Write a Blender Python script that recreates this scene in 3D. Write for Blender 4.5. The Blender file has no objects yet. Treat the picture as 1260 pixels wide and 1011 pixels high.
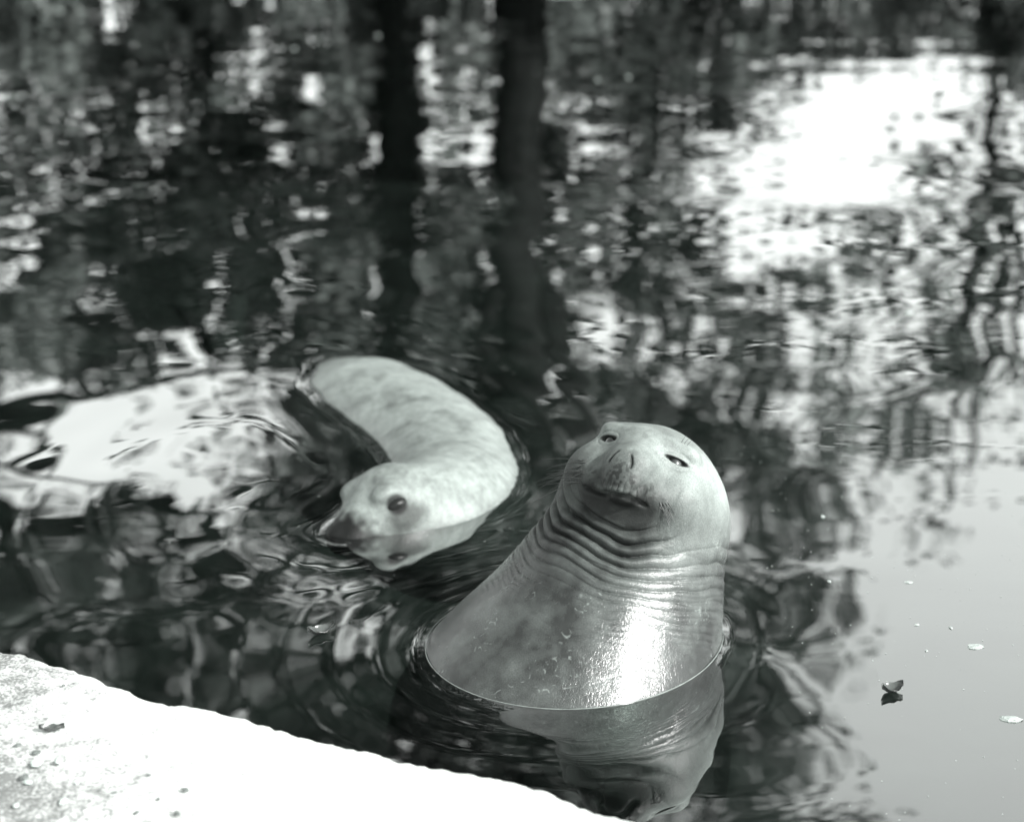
import bpy, math, random
import numpy as np
from mathutils import Vector

random.seed(7); RNG = np.random.default_rng(11)
SC = bpy.context.scene
COL = SC.collection

# ---------------------------------------------------------------- camera
CAM_H, PITCH, FPX = 1.75, math.radians(19.0), 2378.0
cam_d = bpy.data.cameras.new('camera')
cam = bpy.data.objects.new('camera', cam_d); COL.objects.link(cam)
cam.location = (0, 0, CAM_H); cam.rotation_euler = (math.radians(90) - PITCH, 0, 0)
cam_d.sensor_width = 36.0; cam_d.lens = 36.0 * FPX / 1260.0
cam_d.clip_start = 0.05; cam_d.clip_end = 3000
cam_d.dof.use_dof = True; cam_d.dof.focus_distance = 3.78; cam_d.dof.aperture_fstop = 2.2
SC.camera = cam

# ---------------------------------------------------------------- sky, sun, exposure
SUN_EL, SUN_AZ = math.radians(37), math.radians(55)      # azimuth: to the right of straight behind the camera
sun_dir = Vector((math.sin(SUN_AZ)*math.cos(SUN_EL), -math.cos(SUN_AZ)*math.cos(SUN_EL), math.sin(SUN_EL)))
world = bpy.data.worlds.new('World'); SC.world = world; world.use_nodes = True
wn, wl = world.node_tree.nodes, world.node_tree.links
wn.clear()
w_out = wn.new('ShaderNodeOutputWorld'); w_bg = wn.new('ShaderNodeBackground')
w_sky = wn.new('ShaderNodeTexSky'); w_sky.sky_type = 'NISHITA'; w_sky.sun_disc = False
w_sky.sun_elevation = SUN_EL
w_sky.sun_rotation = math.atan2(sun_dir.x, sun_dir.y)
w_sky.air_density = 1.4; w_sky.dust_density = 3.0; w_sky.ozone_density = 1.0
# black-and-white film, keenest on blue: a pale grey sky
w_m1 = wn.new('ShaderNodeVectorMath'); w_m1.operation = 'DOT_PRODUCT'; w_m1.inputs[1].default_value = (0.20, 0.35, 0.45)
w_tint = wn.new('ShaderNodeMix'); w_tint.data_type = 'RGBA'; w_tint.blend_type = 'MULTIPLY'
w_tint.inputs['Factor'].default_value = 1.0
w_tint.inputs['B'].default_value = (0.955, 1.0, 0.975, 1)
wl.new(w_sky.outputs['Color'], w_m1.inputs[0])
wl.new(w_m1.outputs['Value'], w_tint.inputs['A'])
wl.new(w_tint.outputs['Result'], w_bg.inputs['Color'])
w_bg.inputs['Strength'].default_value = 0.15
wl.new(w_bg.outputs['Background'], w_out.inputs['Surface'])
sun_l = bpy.data.lights.new('sun', 'SUN'); sun_l.energy = 2.9; sun_l.angle = math.radians(0.5)
sun_l.color = (1.0, 0.99, 0.97)
sun = bpy.data.objects.new('sun', sun_l); COL.objects.link(sun)
sun.rotation_euler = (-sun_dir).to_track_quat('-Z', 'Y').to_euler()
SC.view_settings.view_transform = 'Standard'; SC.view_settings.look = 'None'
SC.view_settings.exposure = 1.95; SC.view_settings.gamma = 1.0
SC.view_settings.use_curve_mapping = False
SC.render.engine = 'CYCLES'
SC.cycles.use_denoising = True
SC.cycles.max_bounces = 6; SC.cycles.diffuse_bounces = 2; SC.cycles.glossy_bounces = 4; SC.cycles.transparent_max_bounces = 12
SC.cycles.sample_clamp_indirect = 8.0

# ---------------------------------------------------------------- helpers
CAMP = np.array([0, 0, CAM_H]); c_, s_ = math.cos(PITCH), math.sin(PITCH)
C_R, C_U, C_F = np.array([1., 0, 0]), np.array([0, s_, c_]), np.array([0, c_, -s_])
def ray(px, py): return (px-630)/FPX*C_R + (505.5-py)/FPX*C_U + C_F
def on_plane(px, py, z=0.0):                              # photo pixel -> point on a horizontal plane
    d = ray(px, py); return CAMP + d*(z-CAM_H)/d[2]
def on_water_image(px, py, depth):                        # photo pixel of a reflection -> the thing mirrored, at a given distance
    d = ray(px, py); q = CAMP + d*depth/d[1]; return np.array([q[0], q[1], -q[2]])

def mesh_obj(name, verts, faces, material, parent=None, smooth=True):
    me = bpy.data.meshes.new(name)
    verts = np.asarray(verts, dtype=np.float32)
    if isinstance(faces, np.ndarray):
        n, k = faces.shape
        me.vertices.add(len(verts)); me.vertices.foreach_set('co', verts.ravel())
        me.loops.add(n*k); me.loops.foreach_set('vertex_index', faces.astype(np.int32).ravel())
        me.polygons.add(n); me.polygons.foreach_set('loop_start', np.arange(0, n*k, k, dtype=np.int32))
        me.update(calc_edges=True); me.validate()
    else:
        me.from_pydata(verts.tolist(), [], faces); me.update()
    if smooth: me.polygons.foreach_set('use_smooth', np.ones(len(me.polygons), dtype=bool))
    if material: me.materials.append(material)
    o = bpy.data.objects.new(name, me); COL.objects.link(o)
    if parent: o.parent = parent
    return o
def vert_attr(o, name, values):
    a = o.data.attributes.new(name, 'FLOAT', 'POINT'); a.data.foreach_set('value', np.asarray(values, dtype=np.float32))
def tag(o, label=None, category=None, group=None, kind=None):
    if label: o['label'] = label
    if category: o['category'] = category
    if group: o['group'] = group
    if kind: o['kind'] = kind
    return o
def empty(name, loc=(0, 0, 0)):
    o = bpy.data.objects.new(name, None); COL.objects.link(o); o.location = loc; o.empty_display_size = 0.1
    bpy.context.view_layer.update(); return o
def keep(o, parent):                                      # parent without moving
    o.parent = parent; o.matrix_parent_inverse = parent.matrix_world.inverted(); return o

def hash3(ix, iy, iz, seed):
    n = (ix*374761393 + iy*668265263 + iz*2147483647 + seed*1274126177) & 0xffffffff
    n = ((n ^ (n >> 13))*1274126177) & 0xffffffff
    n = ((n ^ (n >> 16))*2246822519) & 0xffffffff
    return ((n ^ (n >> 15)) & 0xffff).astype(np.float32)/65535.0
def vnoise(p, scale, seed=0):                             # smooth value noise, 0..1
    q = np.asarray(p)*scale; i = np.floor(q).astype(np.int64); f = (q-i).astype(np.float32); f = f*f*(3-2*f)
    r = 0
    for a in (0, 1):
        for b in (0, 1):
            for c in (0, 1):
                w = (f[:, 0] if a else 1-f[:, 0])*(f[:, 1] if b else 1-f[:, 1])*(f[:, 2] if c else 1-f[:, 2])
                r = r + w*hash3(i[:, 0]+a, i[:, 1]+b, i[:, 2]+c, seed)
    return r
def sstep(a, b, x):
    t = np.clip((x-a)/(b-a), 0, 1); return t*t*(3-2*t)
def gauss(d, s): return np.exp(-(d/s)**2)

def tube(points, radii, seg=8):
    pts = [np.asarray(p, float) for p in points]; V = []; F = []
    for i, p in enumerate(pts):
        t = pts[min(i+1, len(pts)-1)] - pts[max(i-1, 0)]; t = t/(np.linalg.norm(t)+1e-9)
        a = np.cross(t, [0.31, 0.2, 0.93]); a /= np.linalg.norm(a)+1e-9; b = np.cross(t, a)
        for k in range(seg):
            w = 2*math.pi*k/seg; V.append(p + radii[i]*(math.cos(w)*a + math.sin(w)*b))
    for i in range(len(pts)-1):
        for k in range(seg):
            F.append((i*seg+k, i*seg+(k+1) % seg, (i+1)*seg+(k+1) % seg, (i+1)*seg+k))
    F.append(tuple(range(seg))[::-1]); F.append(tuple(range((len(pts)-1)*seg, len(pts)*seg)))
    return V, F
def merge(parts):
    V, F = [], []
    for v, f in parts:
        o = len(V); V += list(v); F += [tuple(i+o for i in q) for q in f]
    return V, F

def surface_nets(sdf, lo, hi, h):
    n = [int(math.ceil((hi[i]-lo[i])/h))+1 for i in range(3)]
    ax = [lo[i] + h*np.arange(n[i]) for i in range(3)]
    G = np.empty(n, np.float32)
    yy, zz = np.meshgrid(ax[1], ax[2], indexing='ij')
    flat = np.stack([np.zeros(yy.size), yy.ravel(), zz.ravel()], 1).astype(np.float32)
    for i in range(n[0]):
        flat[:, 0] = ax[0][i]; G[i] = sdf(flat).reshape(n[1], n[2])
    S = G < 0
    cnt = np.zeros([m-1 for m in n], np.int8)
    for a in (0, 1):
        for b in (0, 1):
            for c in (0, 1): cnt += S[a:n[0]-1+a, b:n[1]-1+b, c:n[2]-1+c]
    act = (cnt > 0) & (cnt < 8); idx = np.argwhere(act)
    vid = -np.ones(act.shape, np.int64); vid[act] = np.arange(len(idx))
    acc = np.zeros((len(idx), 3)); num = np.zeros(len(idx))
    corners = [(a, b, c) for a in (0, 1) for b in (0, 1) for c in (0, 1)]
    for ca in corners:
        for d in range(3):
            if ca[d]: continue
            cb = list(ca); cb[d] = 1
            ga = G[idx[:, 0]+ca[0], idx[:, 1]+ca[1], idx[:, 2]+ca[2]]
            gb = G[idx[:, 0]+cb[0], idx[:, 1]+cb[1], idx[:, 2]+cb[2]]
            m = (ga < 0) != (gb < 0)
            t = np.where(m, ga/np.where(m, ga-gb, 1), 0)
            pos = np.tile(np.array(ca, float), (len(idx), 1)); pos[:, d] = t
            acc[m] += pos[m]; num[m] += 1
    V = (idx + acc/num[:, None])*h + np.array(lo)
    Q = []
    for d in range(3):
        u, v = (d+1) % 3, (d+2) % 3
        sl0 = [slice(None)]*3; sl1 = [slice(None)]*3
        sl0[d] = slice(0, -1); sl1[d] = slice(1, None)
        A, B = S[tuple(sl0)], S[tuple(sl1)]
        e = np.argwhere(A != B)
        ok = (e[:, u] > 0) & (e[:, v] > 0) & (e[:, u] < n[u]-1) & (e[:, v] < n[v]-1)
        e = e[ok]; ins = A[tuple(e.T)]
        def cell(du, dv):
            c = e.copy(); c[:, u] += du; c[:, v] += dv; return vid[tuple(c.T)]
        q = np.stack([cell(-1, -1), cell(0, -1), cell(0, 0), cell(-1, 0)], 1)
        q[~ins] = q[~ins][:, ::-1]; Q.append(q)
    Q = np.concatenate(Q); Q = Q[(Q >= 0).all(1)]
    return V, Q
def subdivide(V, Q):
    E = np.concatenate([Q[:, [0, 1]], Q[:, [1, 2]], Q[:, [2, 3]], Q[:, [3, 0]]]); E.sort(1)
    U, inv = np.unique(E[:, 0]*len(V)+E[:, 1], return_inverse=True)
    mid = (V[U // len(V)] + V[U % len(V)])/2; n = len(Q)
    ctr = V[Q].mean(1); e = [inv[i*n:(i+1)*n]+len(V) for i in range(4)]
    c = np.arange(n)+len(V)+len(mid)
    NV = np.concatenate([V, mid, ctr])
    NQ = np.concatenate([np.stack([Q[:, 0], e[0], c, e[3]], 1), np.stack([e[0], Q[:, 1], e[1], c], 1),
                         np.stack([c, e[1], Q[:, 2], e[2]], 1), np.stack([e[3], c, e[2], Q[:, 3]], 1)])
    return NV, NQ
def grad(fn, V, e=1.5e-3):
    g = np.stack([fn(V+np.eye(3)[i]*e) - fn(V-np.eye(3)[i]*e) for i in range(3)], 1)/(2*e)
    return g
def project(fn, V, it=3, lim=0.02):
    for _ in range(it):
        d = fn(V); g = grad(fn, V); l2 = np.maximum((g*g).sum(1), 0.05)
        V = V - g*np.clip(d/l2, -lim, lim)[:, None]
    return V
def smin(a, b, k):
    h = np.clip(0.5+0.5*(b-a)/k, 0, 1); return b*(1-h)+a*h-k*h*(1-h)
def ell(p, c, r):
    q = (p-np.asarray(c))/np.asarray(r); k0 = np.sqrt((q*q).sum(1)); q2 = q/np.asarray(r)
    return k0*(k0-1)/(np.sqrt((q2*q2).sum(1))+1e-6)
def cone(p, a, b, ra, rb):
    a, b = np.asarray(a, float), np.asarray(b, float); ba = b-a
    h = np.clip(((p-a)@ba)/(ba@ba), 0, 1); d = p-a-h[:, None]*ba
    return np.sqrt((d*d).sum(1)) - (ra+(rb-ra)*h)

# ---------------------------------------------------------------- materials (grey, with the print's faint green cast)
def grey(v, t=1.0): return (v*(1-0.10*t), v, v*(1-0.045*t), 1)
class NT:
    def __init__(s, name):
        s.m = bpy.data.materials.new(name); s.m.use_nodes = True; s.t = s.m.node_tree; s.t.nodes.clear()
        s.out = s.t.nodes.new('ShaderNodeOutputMaterial')
    def n(s, kind, **kw):
        x = s.t.nodes.new('ShaderNode'+kind)
        for k, v in kw.items():
            if k in x.inputs.keys(): x.inputs[k].default_value = v
            else: setattr(x, k, v)
        return x
    def l(s, a, b): s.t.links.new(a, b)
    def math(s, op, a, b=None, c=None):
        x = s.t.nodes.new('ShaderNodeMath'); x.operation = op
        for i, v in enumerate((a, b, c)):
            if v is None: continue
            if hasattr(v, 'is_linked'): s.l(v, x.inputs[i])
            else: x.inputs[i].default_value = v
        return x.outputs[0]
    def tinted(s, val):
        c = s.n('CombineColor')
        s.l(s.math('MULTIPLY', val, 0.90), c.inputs[0]); s.l(val, c.inputs[1]); s.l(s.math('MULTIPLY', val, 0.955), c.inputs[2])
        return c.outputs[0]

def plain(name, v, rough=0.6, spec=0.5, noise=0.0, scale=20, bump=0.0, tint=1.0):
    k = NT(name); b = k.n('BsdfPrincipled'); b.inputs['Roughness'].default_value = rough
    b.inputs['Specular IOR Level'].default_value = spec
    b.inputs['Base Color'].default_value = grey(v, tint)
    if noise or bump:
        tc = k.n('TexCoord'); nz = k.n('TexNoise'); nz.inputs['Scale'].default_value = scale; nz.inputs['Detail'].default_value = 6
        k.l(tc.outputs['Object'], nz.inputs['Vector'])
        if noise:
            mr = k.n('MapRange'); mr.inputs['From Min'].default_value = 0.3; mr.inputs['From Max'].default_value = 0.7
            mr.inputs['To Min'].default_value = v*(1-noise); mr.inputs['To Max'].default_value = v*(1+noise)
            k.l(nz.outputs[0], mr.inputs['Value']); k.l(k.tinted(mr.outputs[0]), b.inputs['Base Color'])
        if bump:
            bp = k.n('Bump'); bp.inputs['Strength'].default_value = 0.6; bp.inputs['Distance'].default_value = bump
            k.l(nz.outputs[0], bp.inputs['Height']); k.l(bp.outputs[0], b.inputs['Normal'])
    k.l(b.outputs[0], k.out.inputs['Surface']); return k.m

def seal_material(name, rough_lo, rough_hi, bump_d, spec=0.5):
    k = NT(name); b = k.n('BsdfPrincipled'); tc = k.n('TexCoord')
    at = k.n('Attribute'); at.attribute_name = 'tone'
    n1 = k.n('TexNoise'); n1.inputs['Scale'].default_value = 55; n1.inputs['Detail'].default_value = 8; n1.inputs['Roughness'].default_value = 0.65
    n2 = k.n('TexNoise'); n2.inputs['Scale'].default_value = 330; n2.inputs['Detail'].default_value = 3
    k.l(tc.outputs['Object'], n1.inputs['Vector']); k.l(tc.outputs['Object'], n2.inputs['Vector'])
    var = k.math('MULTIPLY_ADD', n1.outputs[0], 0.55, 0.725)
    var2 = k.math('MULTIPLY_ADD', n2.outputs[0], 1.1, 0.45)
    val = k.math('MULTIPLY', k.math('MULTIPLY', at.outputs['Fac'], var), var2)
    k.l(k.tinted(val), b.inputs['Base Color'])
    wa = k.n('Attribute'); wa.attribute_name = 'wet'
    r0 = k.math('MULTIPLY_ADD', n1.outputs[0], 0.25, -0.125)
    mr = k.n('MapRange'); mr.inputs['To Min'].default_value = rough_hi; mr.inputs['To Max'].default_value = rough_lo
    k.l(wa.outputs['Fac'], mr.inputs['Value'])
    k.l(k.math('ADD', mr.outputs[0], r0), b.inputs['Roughness'])
    k.l(k.math('MULTIPLY_ADD', wa.outputs['Fac'], spec-0.12, 0.12), b.inputs['Specular IOR Level'])
    vo = k.n('TexVoronoi'); vo.feature = 'DISTANCE_TO_EDGE'; vo.inputs['Scale'].default_value = 95
    ns = k.n('TexNoise'); ns.inputs['Scale'].default_value = 30; k.l(tc.outputs['Object'], ns.inputs['Vector'])
    vm = k.n('VectorMath'); vm.operation = 'MULTIPLY_ADD'
    vm.inputs[1].default_value = (0.05, 0.05, 0.05); k.l(ns.outputs['Color'], vm.inputs[0]); k.l(tc.outputs['Object'], vm.inputs[2])
    k.l(vm.outputs[0], vo.inputs['Vector'])
    edge = k.n('MapRange'); edge.inputs['From Max'].default_value = 0.12; k.l(vo.outputs['Distance'], edge.inputs['Value'])
    hgt = k.math('ADD', k.math('MULTIPLY', edge.outputs[0], 0.18), k.math('ADD', k.math('MULTIPLY', n2.outputs[0], 0.6), n1.outputs[0]))
    bp = k.n('Bump'); bp.inputs['Strength'].default_value = 0.7; bp.inputs['Distance'].default_value = bump_d
    k.l(hgt, bp.inputs['Height']); k.l(bp.outputs[0], b.inputs['Normal'])
    k.l(b.outputs[0], k.out.inputs['Surface']); return k.m

def water_material():
    k = NT('pond_water'); geo = k.n('NewGeometry')
    mp = k.n('Mapping'); mp.inputs['Scale'].default_value = (0.75, 2.3, 1.0); k.l(geo.outputs['Position'], mp.inputs['Vector'])
    a = k.n('TexNoise'); a.inputs['Scale'].default_value = 1.7; a.inputs['Detail'].default_value = 0.6; a.inputs['Roughness'].default_value = 0.5
    c = k.n('TexNoise'); c.inputs['Scale'].default_value = 5.0; c.inputs['Detail'].default_value = 0.5; c.inputs['Distortion'].default_value = 0.6
    for x in (a, c): k.l(mp.outputs[0], x.inputs['Vector'])
    pa = k.n('TexNoise'); pa.inputs['Scale'].default_value = 0.9; k.l(geo.outputs['Position'], pa.inputs['Vector'])
    pm = k.n('MapRange'); pm.inputs['From Min'].default_value = 0.38; pm.inputs['From Max'].default_value = 0.62; k.l(pa.outputs[0], pm.inputs['Value'])
    h = k.math('ADD', k.math('MULTIPLY', a.outputs[0], 0.0009), k.math('MULTIPLY', k.math('MULTIPLY', c.outputs[0], pm.outputs[0]), 0.00020))
    bp = k.n('Bump'); bp.inputs['Strength'].default_value = 1.0; bp.inputs['Distance'].default_value = WATER_BUMP
    k.l(h, bp.inputs['Height'])
    lw = k.n('LayerWeight'); lw.inputs['Blend'].default_value = 0.5; k.l(bp.outputs[0], lw.inputs['Normal'])
    fac = k.math('MULTIPLY_ADD', k.math('POWER', lw.outputs['Facing'], 2.0), 0.72, 0.14)
    gl = k.n('BsdfGlossy'); gl.inputs['Roughness'].default_value = 0.0; gl.inputs['Color'].default_value = (1, 1, 1, 1)
    k.l(bp.outputs[0], gl.inputs['Normal'])
    tr = k.n('BsdfTransparent'); tr.inputs['Color'].default_value = (0.30, 0.34, 0.32, 1)
    mx = k.n('MixShader'); k.l(fac, mx.inputs[0]); k.l(tr.outputs[0], mx.inputs[1]); k.l(gl.outputs[0], mx.inputs[2])
    k.l(mx.outputs[0], k.out.inputs['Surface'])
    return k.m
WATER_BUMP = 1.0
def leaf_material(name, v):
    k = NT(name); b = k.n('BsdfPrincipled'); oi = k.n('NewGeometry')
    nz = k.n('TexNoise'); nz.inputs['Scale'].default_value = 1.3; nz.inputs['Detail'].default_value = 5; k.l(oi.outputs['Position'], nz.inputs['Vector'])
    mr = k.n('MapRange'); mr.inputs['From Min'].default_value = 0.3; mr.inputs['From Max'].default_value = 0.7
    mr.inputs['To Min'].default_value = v*0.3; mr.inputs['To Max'].default_value = v*2.3
    k.l(nz.outputs[0], mr.inputs['Value']); c = k.tinted(mr.outputs[0]); k.l(c, b.inputs['Base Color'])
    b.inputs['Roughness'].default_value = 0.5; b.inputs['Specular IOR Level'].default_value = 0.2
    tl = k.n('BsdfTranslucent'); k.l(c, tl.inputs['Color']); mx = k.n('MixShader'); mx.inputs[0].default_value = 0.25
    k.l(b.outputs[0], mx.inputs[1]); k.l(tl.outputs[0], mx.inputs[2]); k.l(mx.outputs[0], k.out.inputs['Surface']); return k.m
def concrete_material():
    k = NT('worn_concrete'); b = k.n('BsdfPrincipled'); geo = k.n('NewGeometry')
    at = k.n('Attribute'); at.attribute_name = 'dirt'
    n1 = k.n('TexNoise'); n1.inputs['Scale'].default_value = 26; n1.inputs['Detail'].default_value = 10; n1.inputs['Roughness'].default_value = 0.7
    n2 = k.n('TexNoise'); n2.inputs['Scale'].default_value = 170; n2.inputs['Detail'].default_value = 4
    for x in (n1, n2): k.l(geo.outputs['Position'], x.inputs['Vector'])
    s = k.math('ADD', k.math('MULTIPLY', n1.outputs[0], 1.7), k.math('MULTIPLY', n2.outputs[0], 1.3))
    s = k.math('ADD', s, k.math('MULTIPLY_ADD', at.outputs['Fac'], 0.80, -1.66))
    cl = k.n('MapRange'); cl.inputs['From Min'].default_value = 0.0; cl.inputs['From Max'].default_value = 0.45
    cl.inputs['To Min'].default_value = 0.34; cl.inputs['To Max'].default_value = 0.10; k.l(s, cl.inputs['Value'])
    cc = k.n('CombineColor'); k.l(k.math('MULTIPLY', cl.outputs[0], 0.97), cc.inputs[0]); k.l(cl.outputs[0], cc.inputs[1]); k.l(k.math('MULTIPLY', cl.outputs[0], 0.98), cc.inputs[2])
    k.l(cc.outputs[0], b.inputs['Base Color']); b.inputs['Roughness'].default_value = 0.9; b.inputs['Specular IOR Level'].default_value = 0.2
    bp = k.n('Bump'); bp.inputs['Strength'].default_value = 0.7; bp.inputs['Distance'].default_value = 0.006
    k.l(k.math('ADD', n1.outputs[0], k.math('MULTIPLY', n2.outputs[0], 0.5)), bp.inputs['Height']); k.l(bp.outputs[0], b.inputs['Normal'])
    k.l(b.outputs[0], k.out.inputs['Surface']); return k.m

M_SEAL = seal_material('wet_seal_hide', 0.23, 0.55, 0.0012, 0.45)
M_SEAL2 = seal_material('pale_seal_fur', 0.35, 0.55, 0.0012, 0.25)
M_EYE = plain('dark_eye', 0.012, 0.06, 0.6)
M_EYE2 = plain('dark_wet_eye', 0.006, 0.38, 0.15)
M_BLACK = plain('black_hair', 0.02, 0.4)
M_WATER = water_material()
M_CONC = concrete_material()
M_FLOOR = plain('murky_pool_floor', 0.06, 0.9, 0.1, 0.5, 3)
M_WALL = plain('wet_concrete_wall', 0.18, 0.7, 0.3, 0.4, 8, 0.004)
M_GROUND = plain('worn_grass_ground', 0.045, 0.95, 0.1, 0.5, 2, 0.02)
M_BARK = plain('dark_bark', 0.006, 0.95, 0.06, 0.5, 9, 0.02)
M_LEAF = [leaf_material('foliage_dark', 0.036), leaf_material('foliage_mid', 0.052), leaf_material('foliage_pale', 0.07)]

# ---------------------------------------------------------------- front seal
HC = np.array([0.272, 3.72, 0.283])
Vv = CAMP-HC; Vv /= np.linalg.norm(Vv)
rr = np.cross(C_U, Vv); rr /= np.linalg.norm(rr); uu = np.cross(Vv, rr)
rol = math.radians(18.5)
r1 = math.cos(rol)*rr - math.sin(rol)*uu; u1 = math.sin(rol)*rr + math.cos(rol)*uu
yw = math.radians(17.5); f2 = math.cos(yw)*Vv - math.sin(yw)*r1; r2 = math.cos(yw)*r1 + math.sin(yw)*Vv
pt = math.radians(3); FF = math.cos(pt)*f2 + math.sin(pt)*u1; FU = math.cos(pt)*u1 - math.sin(pt)*f2; FR = r2
FM = np.stack([FR, FU, FF], 1)
def face(p): return (p-HC)@FM
def unface(q): return HC + np.asarray(q, float)@FM.T
EYES = [np.array([0.076, 0.083, 0.104]), np.array([-0.076, 0.083, 0.104])]
def front_base(p):
    q = face(p)
    d = ell(q, (-0.002, 0, 0), (0.145, 0.146, 0.150))
    body = cone(p, HC+np.array([-0.005, 0.01, -0.085]), (0.102, 3.60, -0.22), 0.187, 0.351)
    body = smin(body, cone(p, (0.102, 3.60, -0.22), (0.05, 3.95, -0.75), 0.351, 0.33), 0.05)
    d = smin(d, body, 0.075)
    d = smin(d, ell(q, (0, 0.075, 0.085), (0.055, 0.05, 0.06)), 0.05)          # forehead to nose bridge
    for s in (-1, 1):
        d = smin(d, ell(q, (s*0.044-0.004, -0.004, 0.126), (0.048, 0.036, 0.050)), 0.022)   # whisker pads
        d = smin(d, ell(q, (s*0.080, 0.106, 0.075), (0.024, 0.010, 0.02)), 0.04)      # brows
        d = smin(d, ell(q, (s*0.098, 0.005, 0.085), (0.045, 0.05, 0.045)), 0.04)      # cheeks
    d = smin(d, ell(q, (0.004, 0.028, 0.148), (0.058, 0.062, 0.060)), 0.018)   # nose
    d = smin(d, ell(q, (0.012, 0.002, 0.182), (0.046, 0.040, 0.038)), 0.014)   # nose tip
    d = smin(d, ell(q, (-0.008, -0.060, 0.086), (0.058, 0.032, 0.050)), 0.020)      # chin
    return d
# ---------------------------------------------------------------- rear seal
SP2 = np.array([  # rear seal spine: x, y, z, radius
    (-0.99, 6.36, -0.26, 0.050), (-0.85, 6.12, -0.28, 0.100), (-0.645, 5.74, -0.275, 0.190), (-0.430, 5.36, -0.218, 0.270),
    (-0.225, 4.96, -0.205, 0.270), (-0.150, 4.68, -0.152, 0.222), (-0.165, 4.47, -0.083, 0.175), (-0.228, 4.365, -0.045, 0.142)])
HD = np.array([-0.290, 4.308, 0.012])                      # middle of its head
nose2 = np.array([-0.410, 4.202, 0.0]); F2 = nose2-HD; F2 /= np.linalg.norm(F2)
S2 = np.cross(F2, [0, 0, 1.]); S2 /= np.linalg.norm(S2)    # towards one side of the head
if S2[1] > 0: S2 = -S2                                      # the side that faces the coping
U2 = np.cross(S2, F2); U2 = U2 if U2[2] > 0 else -U2
S2 = math.cos(0.25)*S2+math.sin(0.25)*U2; U2 = np.cross(S2, F2); U2 = U2 if U2[2] > 0 else -U2   # head rolled, one eye up
def smooth_spine(S, n):                                     # Catmull-Rom through the spine points
    out = []
    for i in range(len(S)-1):
        p0, p1, p2, p3 = S[max(i-1, 0)], S[i], S[i+1], S[min(i+2, len(S)-1)]
        for t in np.arange(n)/n:
            out.append(0.5*((2*p1)+(p2-p0)*t+(2*p0-5*p1+4*p2-p3)*t*t+(3*p1-p0-3*p2+p3)*t**3))
    return np.array(out+[S[-1]])
SPF = smooth_spine(SP2, 3)
def head2(p): return np.stack([(p-HD)@F2, (p-HD)@S2, (p-HD)@U2], 1)
def rear_base(p):
    d = None
    for a, b in zip(SPF[:-1], SPF[1:]):
        x = cone(p, a[:3], b[:3], a[3], b[3]); d = x if d is None else smin(d, x, 0.012)
    d = smin(d, cone(p, SP2[-1][:3], HD-F2*0.01, SP2[-1][3], 0.112), 0.05)
    q = head2(p)
    d = smin(d, ell(q, (0, 0, -0.012), (0.125, 0.106, 0.092)), 0.03)
    d = smin(d, ell(q, (0.095, 0, -0.018), (0.085, 0.066, 0.056)), 0.04)   # muzzle
    for s in (-1, 1):
        d = smin(d, ell(q, (0.135, s*0.026, -0.026), (0.042, 0.034, 0.036)), 0.015)
        d = smin(d, ell(q, (0.045, s*0.066, 0.064), (0.034, 0.024, 0.020)), 0.025)   # brows
    d = smin(d, ell(q, (0.164, 0, -0.002), (0.024, 0.026, 0.022)), 0.015)
    # folds where the neck turns, and hind flippers just under the surface
    for s in (-1, 1):
        d = smin(d, cone(p, (-1.00, 6.42, -0.22), (-1.08+s*0.10, 6.66+0.02*s, -0.14), 0.06, 0.035), 0.04)
    return d

# ---------------------------------------------------------------- pool, water, ground
EDGE_PX = [(0, 797), (60, 815), (120, 831), (180, 858), (240, 868), (310, 882), (370, 899), (430, 912), (480, 926),
           (560, 946), (640, 965), (720, 986), (800, 1011)]
edge = np.array([on_plane(x, y, 0.105)[:2] for x, y in EDGE_PX])
d0 = edge[0]-edge[-1]; d0 /= np.linalg.norm(d0)
far_l = edge[0]+d0*6.5 + np.array([0, 0.0]); far_r = edge[-1]-d0*5.0
PX0, PX1, PY1 = far_l[0], 9.5, 15.4

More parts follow.
